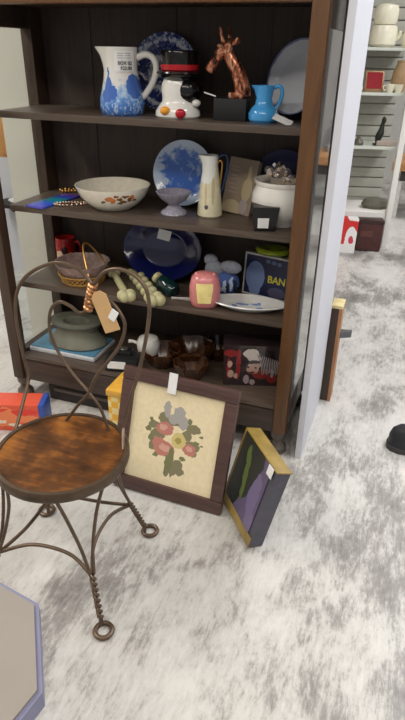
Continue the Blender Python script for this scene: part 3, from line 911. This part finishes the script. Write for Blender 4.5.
# game carton behind the chair
gbm = MP('bright_carton_print', (222, 88, 62), [
    ((238, 196, 196), [(-.115, .10, .03, .018)]),
    ((236, 132, 84), [(-.02, .07, .06, .05), (.08, .06, .05, .02), (-.1, .05, .04, .03)]),
    ((226, 60, 50), [(.07, .095, .06, .014), (-.05, .105, .05, .008)]),
    ((232, 214, 190), [(-.04, .045, .025, .012), (.02, .03, .03, .01)])], 'XZ', .35, .03, 40)
gx = thing('carton', 'bright red and orange carton with blue ends on the floor behind the chair', 'box', (-1.440, 1.655, 0), .33)
B().box((-.02, 0, .065), (.30, .10, .13), bev=.002).build('carton_body', gbm, gx)
blu = M('blue_carton_end', (48, 78, 160), .4)
B().box((.142, 0, .065), (.024, .102, .132), bev=.002).build('carton_end', blu, gx, label='blue end')
B().box((-.185, 0, .065), (.03, .102, .132), bev=.002).build('carton_end', blu, gx, label='blue end')

# dark box added in place of the shade under the cabinet
lc_ = thing('dark_filler', 'added low dark crate pushed under the left half of the cabinet', 'filler', (-1.13, 2.06, 0))
B().box((0, 0, .042), (.56, .34, .080), bev=.004).build('body', M('black_brown_filler', (34, 28, 26), .6), lc_)
B().box((0, -.172, .058), (.50, .006, .016), bev=.002).build('filler_strip', M('grey_brown_strip', (84, 76, 70), .5), lc_)

# leaned wooden frame past the white panel
wf = thing('wooden_drawer_front', 'narrow dark board with tan wooden side and pale top, on end beyond the white panel', 'board', (-.190, 2.385, 0), rot=(rad(-1), rad(-.5), 0))
tanw = wood('tan_wood', (150, 100, 66), (186, 132, 90), .5, axis=2)
B().box((-.008, 0, .235), (.034, .09, .47)).build('panel', M('dark_tray_back', (66, 52, 42), .6), wf)
B().box((.016, 0, .235), (.014, .094, .47), bev=.002).build('side_board', tanw, wf, label='tan wooden side')
B().box((.0, 0, .477), (.050, .098, .014), bev=.002).build('end_board', M('pale_end_wood', (222, 204, 150), .5), wf, label='pale cream top')
B().prism([(0, -.01), (.050, .02), (.050, .035), (0, .03)], .315, .345, Matrix.Translation((.022, 0, 0))).build('handle', M('grey_metal', (110, 112, 116), .35, .6), wf, label='grey metal handle')

# ================================================================= WIRE CHAIR
CC = Vector((-.79, 1.08, 0))
vd = Vector((0, -1, 0))       # the way the seat faces
wire = M('aged_wire', (100, 82, 66), .40, .5, var=.2, scale=30)
copper = M('twisted_copper_wire', (176, 128, 88), .32, .7, var=.2, scale=30)
ch = thing('wire_chair', 'bent wire parlour chair with round brown wooden seat and heart-shaped back', 'chair', CC, math.atan2(vd.y, vd.x) + pi / 2)
# local axes: -y is the front, +y the back, x to the right as seen from the front
seat_m, nt, b = newmat('stained_seat_wood')
o_ = objco(nt)
n_ = noise(nt, vmath(nt, 'MULTIPLY', o_, (3, 22, 3)), 4, 6, .6, .5)
w_ = noise(nt, o_, 9, 3)
v_ = math_(nt, 'ADD', math_(nt, 'MULTIPLY', n_.outputs[0], .25), math_(nt, 'MULTIPLY', w_.outputs[0], .75))
nt.links.new(ramp(nt, v_, [(.36, (54, 32, 16)), (.5, (92, 55, 24)), (.66, (156, 98, 42))]), b.inputs['Base Color'])
b.inputs['Roughness'].default_value = .3
b.inputs['Coat Weight'].default_value = .1
SR = .186
B().lathe([(0, .430), (SR - .012, .430), (SR - .010, .436), (SR - .012, .449), (SR * .75, .444), (0, .442)], 64).build('seat', seat_m, ch)
B().lathe([(SR - .012, .422), (SR, .422), (SR + .004, .430), (SR + .004, .446), (SR, .453), (SR - .010, .453), (SR - .012, .447), (SR - .012, .422)], 64).build('seat_rim', M('worn_rim_metal', (86, 70, 54), .4, .4, var=.25, scale=30), ch, label='worn metal rim')

def lc(w):                          # world to chair-local
    d = Vector(w) - CC
    a = -(math.atan2(vd.y, vd.x) + pi / 2)
    return Vector((d.x * cos(a) - d.y * sin(a), d.x * sin(a) + d.y * cos(a), w[2]))
feet = [Vector((-.594, .895, 0)), Vector((-.627, 1.276, 0)), Vector((-.999, 1.238, 0)), Vector((-.975, .875, 0))]
nodes = []
for fw_ in feet:
    q = lc(fw_)
    rr = Vector((q.x, q.y, 0)); R0 = rr.length; u = rr.normalized(); tv = Vector((-u.y, u.x, 0))
    foot_c = u * (R0 + .0)
    b = B()
    zb, zt = .040, .165
    rb_, rt_ = R0 - .012, R0 - .060
    for ph in (0, pi):
        pts = []
        for k in range(41):
            t = k / 40
            base = u * (rb_ + (rt_ - rb_) * t) + Vector((0, 0, zb + (zt - zb) * t))
            a = ph + t * 4 * 2 * pi
            pts.append(base + tv * cos(a) * .0055 + u * sin(a) * .0055)
        # spread up to the seat
        top = pts[-1]
        sgn = 1 if ph == 0 else -1
        e1 = u * (R0 - .085) + tv * sgn * .016 + Vector((0, 0, .24))
        e2 = u * (R0 - .105) + tv * sgn * .040 + Vector((0, 0, .34))
        e3 = u * (SR - .018) + tv * sgn * .062 + Vector((0, 0, .422))
        pts += smooth_path([top, e1, e2, e3], 7)[1:]
        b.tube(pts, .0050, 8)
    b.build('leg', wire, ch)
    ring = [foot_c + u * .008 + u * cos(a) * .024 + Vector((0, 0, .0075)) + tv * sin(a) * .024 for a in [2 * pi * k / 28 for k in range(28)]]
    # the two wires end in a loop lying on the floor
    fb = B().tube(ring, .0072, 8, closed=True)
    fb.tube([u * rb_ + Vector((0, 0, zb + .004)), u * (rb_ - .001) + Vector((0, 0, .02)), u * (R0 - .014) + Vector((0, 0, .009))], .0065, 8)
    fb.build('foot_loop', wire, ch)
    nodes.append(u * rt_ + Vector((0, 0, zt - .01)))
for i in range(4):
    a, c = nodes[i], nodes[(i + 1) % 4]
    m = (a + c) / 2
    inw = Vector((-m.x, -m.y, 0)) * .30
    B().tube(smooth_path([a, a * .7 + c * .3 + inw * .8 + Vector((0, 0, .022)), a * .3 + c * .7 + inw * .8 + Vector((0, 0, .022)), c], 8), .0055, 8).build('stretcher', wire, ch)

# heart-shaped back; (x across as seen by the camera, z height) with y = back plane that leans a little
def bp_(x, z):
    y = .135 + .075 * max(0, (z - .45) / .45)
    return Vector((x, y, z))
# outer wire, one half each: from seat side up, over the lobe, into the centre twist
lobeL = [(-.186, .432, .03), (-.194, .50, .10), (-.200, .565, None), (-.215, .625, None), (-.232, .705, None), (-.238, .767, None), (-.230, .822, None), (-.203, .866, None), (-.152, .903, None), (-.090, .924, None), (-.027, .915, None), (.017, .880, None)]
lobeR = [(.178, .432, .03), (.135, .460, .115), (.128, .485, None), (.143, .561, None), (.163, .632, None), (.179, .709, None), (.190, .785, None), (.192, .842, None), (.180, .888, None), (.148, .919, None), (.099, .931, None), (.054, .917, None), (.023, .880, None)]
def path3(L_):
    return [Vector((x, y, z)) if y is not None else bp_(x, z) for x, z, y in L_]
for L_ in (lobeL, lobeR):
    B().tube(smooth_path(path3(L_), 7), .0055, 8).build('back_hoop', wire, ch)
tw = B()
for ph in (0, pi):
    pts = []
    for k in range(50):
        t = k / 49
        p = bp_(.020 - .015 * t, .880 - .075 * t)
        a = ph + t * 3.5 * 2 * pi
        pts.append(p + Vector((cos(a) * .0085, sin(a) * .0085, 0)))
    tw.tube(pts, .0068, 8)
tw.build('back_twist', copper, ch, label='bright twisted copper wire')
inL = [(.003, .805, None), (-.021, .792, None), (-.053, .808, None), (-.086, .814, None), (-.113, .793, None), (-.123, .755, None), (-.118, .711, None), (-.095, .665, None), (-.045, .605, None), (.010, .555, None), (.050, .51, None), (.080, .432, None)]
inR = [(.008, .805, None), (.020, .822, None), (.048, .845, None), (.080, .836, None), (.109, .807, None), (.121, .774, None), (.107, .720, None), (.070, .663, None), (.035, .615, None), (.006, .551, None), (-.030, .505, None), (-.080, .432, None)]
for L_ in (inL, inR):
    B().tube(smooth_path(path3(L_), 7), .0050, 8).build('back_scroll', wire, ch)

# tan tag hanging on the chair back, with a small white price tag
tt = thing('hang_tag', 'large tan card tag hanging from the twisted wire of the chair back', 'tag', (0, 0, 0))
rzc = math.atan2(vd.y, vd.x) + pi / 2
def cw(v):
    v = Vector(v)
    return CC + Vector((v.x * cos(rzc) - v.y * sin(rzc), v.x * sin(rzc) + v.y * cos(rzc), v.z))
tt.location = cw(bp_(.058, .832)) + Vector((vd.x, vd.y, 0)) * .016
tt.rotation_euler = Euler((rad(-6), rad(-24), rzc))
B().prism([(-.024, -.078), (.026, -.078), (.025, .026), (.010, .040), (-.010, .040), (-.025, .026)], -.0015, .0015, Matrix.Rotation(pi / 2, 4, 'X')).build('card', M('tan_card', (206, 168, 118), .7, var=.05), tt)
B().prism([(.0, -.016), (.022, -.016), (.022, .016), (.0, .016)], -.001, .001, Matrix.Translation((.018, -.004, -.026)) @ Matrix.Rotation(.9, 4, 'Y') @ Matrix.Rotation(pi / 2, 4, 'X')).build('price_tag', tag_white, tt, label='small white price tag')

# ================================================================= FOREGROUND TABLE
TC = Vector((-.661, .395, 0)); TZ = .5
tbl = thing('side_table', 'small octagonal grey-topped table with lavender edge, bottom left corner', 'table', TC)
greyt = M('grey_table_paint', (140, 133, 124), .5, var=.05, scale=6)
lav = M('lavender_grey_paint', (122, 122, 148), .45, var=.06)
a0 = math.atan2(.587, .81)
octo = lambda R_: [(R_ * cos(a0 + pi / 8 + k * pi / 4), R_ * sin(a0 + pi / 8 + k * pi / 4)) for k in range(8)]
B().prism(octo(.228), TZ - .008, TZ).build('table_top', greyt, tbl)
B().prism(octo(.237), TZ - .045, TZ - .006).build('edge_band', lav, tbl, label='lavender grey edge')
B().prism(octo(.10), TZ - .10, TZ - .045).build('apron', lav, tbl)
for k in range(4):
    a = a0 + pi / 4 + k * pi / 2
    B().tube([(.075 * cos(a), .075 * sin(a), TZ - .05), (.10 * cos(a), .10 * sin(a), .2), (.13 * cos(a), .13 * sin(a), 0)], [.018, .015, .012], 10).build('leg', lav, tbl)

# ================================================================= SHOE at the right edge
sh = thing('shoe', 'black shoe stepping in at the right edge of the picture on the white floor', 'shoe', (.112, 2.085, 0), .10)
up_ = B()
prof = [(.0, .014, .010, .050), (.012, .036, .022, .078), (.04, .050, .030, .096), (.09, .054, .038, .100), (.14, .050, .050, .104), (.19, .044, .062, .100), (.235, .040, .062, .104), (.268, .032, .055, .098), (.280, .014, .040, .08)]
rings = []
for x, w, hc, ht in prof:
    ring = []
    for k in range(16):
        a = 2 * pi * k / 16
        yy = w * cos(a) * (1 if sin(a) < .3 else .85)
        zz = .018 + (ht - .0) * max(0, sin(a)) if sin(a) > 0 else .018
        ring.append(up_.bm.verts.new((x, yy, zz)))
    rings.append(ring)
for A, C in zip(rings, rings[1:]):
    for k in range(16):
        j = (k + 1) % 16
        up_.bm.faces.new((A[k], A[j], C[j], C[k]))
up_.bm.faces.new(rings[0]); up_.bm.faces.new(rings[-1][::-1])
up_.build('upper', M('black_leather', (34, 34, 38), .5, bump=.1), sh)
outline = [(x - (.004 if x < .02 else 0), w + .004) for x, w, _, _ in prof]
poly = [(x, -w) for x, w in outline] + [(x, w) for x, w in outline[::-1]]
B().prism(poly, 0, .022).build('sole', M('dark_rubber_sole', (62, 58, 58), .7), sh)

# ================================================================= FAR WALL DISPLAY (right background)
A14 = rad(14)
PO = Vector((-.104, 4.974, 0))
def fw2(u, v, z): return (PO.x + u * cos(A14) - v * sin(A14), PO.y + u * sin(A14) + v * cos(A14), z)
dp = thing('wall_display', 'white slatwall display unit with glass shelves on a low white base, far right', 'display', PO, A14)
slat, nt, b = newmat('slatwall')
s_ = nd(nt, 'ShaderNodeSeparateXYZ'); nt.links.new(objco(nt), s_.inputs[0])
fr_ = math_(nt, 'FRACT', math_(nt, 'DIVIDE', s_.outputs[2], .085))
nt.links.new(ramp(nt, fr_, [(.0, (150, 150, 140)), (.1, (192, 192, 182)), (1, (196, 196, 187))]), b.inputs['Base Color'])
b.inputs['Roughness'].default_value = .6
sb_ = B()
for k in range(28):
    sb_.box((-.62, .43, .33 + k * .085 + .038), (1.24, .02, .076), bev=.004)
sb_.box((-.62, .445, 1.5), (1.24, .01, 2.4))
sb_.build('slatwall', M('slatwall_board', (160, 158, 148), .6, var=.03), dp)
B().box((-.62, .22, .147), (1.22, .44, .294), bev=.006).build('base', M('white_base', (226, 222, 216), .5, var=.03), dp)
for x in (-.0, -1.24):
    B().box((x, .0, 1.25), (.045, .045, 2.5), bev=.004).build('post', M('white_post', (232, 230, 224), .45, var=.02), dp)
gsh = M('pale_glass_shelf', (206, 210, 200), .2, var=.03)
SHZ = (.80, 1.19, 1.495)
for z in SHZ:
    B().box((-.62, .23, z - .010), (1.20, .36, .020), bev=.002).build('shelf', gsh, dp)
# things on it
chn = M('cream_china', (234, 228, 206), .25, var=.05)
FT_ = ((-.285, .14, 1.495), (-.205, .12, 1.495))
tp = thing('teapot', 'white lidded china teapot on the top shelf of the far display', 'teapot', fw2(-.235, .13, 1.495), A14)
B().lathe([(0, 0), (.07, 0), (.096, .020), (.100, .090), (.090, .138), (.060, .150), (0, .150)], 28).build('body', chn, tp)
B().lathe([(0, .150), (.074, .150), (.084, .170), (.086, .235), (.078, .268), (.035, .280), (.0, .282)], 28).build('lid', chn, tp)
B().tube(smooth_path([(.08, -.02, .05), (.108, -.02, .07), (.118, -.02, .11)], 5), [.016] * 6 + [.014] * 4 + [.012], 10).build('spout', chn, tp)
B().box((.01, -.085, .08), (.05, .004, .05)).build('printed_mark', M('grey_green_print', (96, 112, 100), .5), tp)
cj = thing('cream_jug', 'white china jug beside the teapot on the far display top shelf', 'jug', fw2(-.040, .10, 1.495), A14)
B().lathe([(0, 0), (.05, 0), (.062, .03), (.062, .08), (.045, .12), (.05, .15), (0, .14)], 24).build('body', chn, cj)
B().tube(smooth_path([(.055, 0, .12), (.09, 0, .11), (.092, 0, .06), (.06, 0, .04)], 5), .008, 8).build('handle', chn, cj)
fp = thing('photo_frame', 'small gold frame with dark red picture on the middle shelf of far display', 'frame', fw2(-.245, .16, 1.19), A14, rot=(rad(-12), 0, A14))
B().box((0, 0, .075), (.145, .012, .15), bev=.003).build('frame', M('bronze_frame', (150, 118, 84), .4, .4), fp)
B().box((.0, -.007, .08), (.118, .003, .118)).build('picture', M('crimson_velvet', (150, 30, 42), .8), fp, label='dark red picture')
for k, (u, rr, lb_) in enumerate(((-.125, .035, 'white china cup beside the red picture frame on the far display'), (-.065, .036, 'white china cup second to the right of the red picture frame'))):
    c_ = thing('china_cup', lb_, 'cup', fw2(u, .13, 1.19), A14, 'white cups on the far display')
    B().lathe([(0, 0), (rr * .6, 0), (rr * .9, .025), (rr, .06), (rr * .9, .06), (rr * .7, .02), (0, .01)], 20).build('bowl', chn, c_)
    B().tube(smooth_path([(-rr * .9, 0, .05), (-rr * 1.5, 0, .045), (-rr * 1.4, 0, .02), (-rr * .8, 0, .018)], 4), .004, 6).build('handle', chn, c_)
vz = tag(B().lathe([(0, 0), (.026, 0), (.032, .03), (.016, .07), (.014, .10), (.022, .12), (.016, .12), (0, .02)], 20).build('bud_vase', chn, None, fw2(-.365, .13, 1.19)), 'small white bud vase left of the red picture frame on the far display', 'vase')
wd = tag(B().lathe([(0, 0), (.05, 0), (.062, .05), (.054, .14), (.03, .20), (.035, .22), (0, .22)], 24).build('tan_vase', M('tan_pottery', (170, 140, 104), .5), None, fw2(-.015 - .04, .20, 1.19)), 'tan pottery vase at the right end of the far display middle shelf', 'vase')
fg = thing('figurine', 'dark bronze standing bird figurine on the lower shelf of the far display', 'figurine', fw2(-.150, .14, .80), A14)
db = M('dark_bronze', (44, 48, 42), .4, .5)
B().tube(smooth_path([(-.01, 0, .012), (-.004, 0, .06), (.008, 0, .10), (.012, 0, .15), (.020, 0, .19), (.016, 0, .215)], 4), [.014, .016, .02, .024, .027, .029, .030, .029, .027, .024, .021, .018, .016, .015, .016, .017, .018, .017, .014, .009, .004], 10).build('body', db, fg)
B().box((0, 0, .007), (.08, .06, .014), bev=.003).build('base', db, fg)
for u, rr, lb_ in ((-.40, .03, 'leftmost small dark trinket on the far display lower shelf'), (-.31, .038, 'round dark trinket left of the bird figurine on the far display')):
    tag(B().lathe([(0, 0), (rr, 0), (rr * 1.1, .02), (rr * .6, .045), (rr * .3, .06), (0, .065)], 18).build('trinket', M('pewter', (104, 102, 92), .4, .5), None, fw2(u, .13, .80)), lb_, 'trinket')
tag(B().box((0, 0, .02), (.16, .05, .04), bev=.012).build('trinket_dish', M('pale_pink_glass', (176, 160, 148), .3), None, fw2(-.09, .12, .80), (0, 0, A14)), 'long pale trinket dish right of the bird figurine on the far display', 'dish')
tag(B().lathe([(0, 0), (.10, 0), (.12, .03), (.10, .07), (0, .09)], 28, sy=.7).build('dark_basket', M('grey_brown_basket', (96, 92, 80), .6), None, fw2(-.09, .16, .294), (0, 0, A14)), 'low dark oval basket on the white base of the far display, right end', 'basket')
tag(B().lathe([(0, 0), (.07, 0), (.085, .02), (.06, .045), (0, .05)], 24, sy=.7).build('dark_dish', M('grey_brown_dish', (100, 100, 88), .6), None, fw2(-.43, .14, .294), (0, 0, A14)), 'low dark dish on the white base of the far display, left end', 'dish')

# red and white bag and brown case in front of it
rbag = thing('gift_bag', 'red and white printed bag on the floor before the far display', 'bag', fw2(-.365, -.16, 0), A14)
rbm2 = MP('red_white_print', (206, 44, 40), [((236, 232, 230), [(.05, .10, .05, .12), (.03, .02, .1, .06), (.06, .28, .05, .02)]), ((206, 60, 86), [(.05, .11, .022, .035)]), ((230, 120, 110), [(-.02, .30, .07, .012)])], 'XZ', .45, .03, 20)
B().hull8([(-.09, -.05, 0), (.09, -.05, 0), (.09, .05, 0), (-.09, .05, 0), (-.095, -.045, .28), (.095, -.045, .28), (.095, .045, .28), (-.095, .045, .28)]).build('bag_body', rbm2, rbag, smooth=False)
bc = thing('leather_case', 'dark brown case standing beside the red and white bag before the far display', 'case', fw2(-.155, -.09, 0), A14)
brn = M('brown_leather', (72, 36, 32), .4, var=.2)
B().box((0, 0, .120), (.20, .12, .23), bev=.01).build('body', brn, bc)
B().box((0, -.004, .245), (.205, .122, .03), bev=.006).build('lid', M('dark_brown_leather', (52, 28, 26), .4), bc)
B().box((-.03, -.064, .15), (.10, .006, .05), bev=.002).build('flap', M('red_brown_leather', (92, 50, 44), .4), bc)
for s in (-1, 1):
    B().box((s * .08, 0, .004), (.03, .10, .008)).build('foot', black_matte, bc)

# wooden table further back at the right edge
wt = thing('display_table', 'wooden topped dark display table beyond the white post at right edge', 'table', (.28, 6.3, 0))
B().box((0, 0, .50), (.9, .6, .08), bev=.005).build('table_top', wood('honey_wood', (176, 124, 76), (206, 152, 98), .5), wt)
B().box((.03, 0, .41), (.78, .5, .10), bev=.004).build('apron', M('dark_table_base', (70, 64, 62), .6), wt)
for sx in (-1, 1):
    for sy in (-1, 1):
        B().box((sx * .36, sy * .22, .18), (.05, .05, .36)).build('leg', M('pale_table_leg', (214, 212, 206), .5), wt)
tag(B().box((0, 0, .05), (.26, .2, .10), bev=.012).build('white_dish_box', tag_white, None, (.10, 6.2, .54)), 'low white box on the wooden display table at the right edge', 'box')
tag(B().lathe([(0, 0), (.09, 0), (.13, .06), (.10, .2), (.05, .26), (.06, .3), (0, .3)], 24).build('grey_urn', M('grey_urn_glaze', (110, 110, 112), .4), None, (.22, 6.42, .54)), 'grey urn behind the white box on the wooden display table', 'urn')

# ================================================================= LEFT BACKGROUND seen past the cabinet
lp = tag(B().box((0, 0, 1.2), (1.6, .05, 2.4)).build('partition_screen', M('pale_lavender_board', (206, 204, 212), .6, var=.03, scale=3), None, (-3.10, 3.35, 0)), 'pale board screen standing far left behind the cabinet', 'screen')
hp = thing('wall_picture', 'black framed white picture hanging on the pale screen at the far left', 'picture', (-2.42, 3.30, 1.14))
B().box((0, 0, .20), (.26, .02, .42), bev=.003).build('frame', black_matte, hp)
B().box((-.0, -.012, .20), (.20, .004, .36)).build('picture', tag_white, hp, label='white picture sheet')
oc = thing('honey_cupboard', 'honey coloured wooden wall cupboard at the far left behind the cabinet', 'cupboard', (-2.42, 3.265, .82))
hw = wood('honey_cupboard_wood', (178, 122, 66), (210, 156, 94), .4, axis=2)
B().box((0, 0, .13), (.24, .12, .26), bev=.004).build('body', hw, oc)
B().box((0, -.064, .13), (.20, .010, .22), bev=.003).build('door', hw, oc)
ls = thing('bracket_shelf', 'dark narrow wall shelf at the far left seen through the glass side', 'shelf', (-2.46, 3.24, .50))
B().box((0, 0, .012), (.34, .17, .024), bev=.003).build('board', black_matte, ls)
B().box((-.1, .07, -.03), (.02, .03, .06)).box((.1, .07, -.03), (.02, .03, .06)).build('bracket', black_matte, ls)
tag(B().lathe([(0, 0), (.05, 0), (.08, .03), (.075, .03), (0, .01)], 24).build('white_saucer', white_glaze, None, (-2.43, 3.22, .524)), 'white saucer on the dark narrow wall shelf at far left', 'saucer')
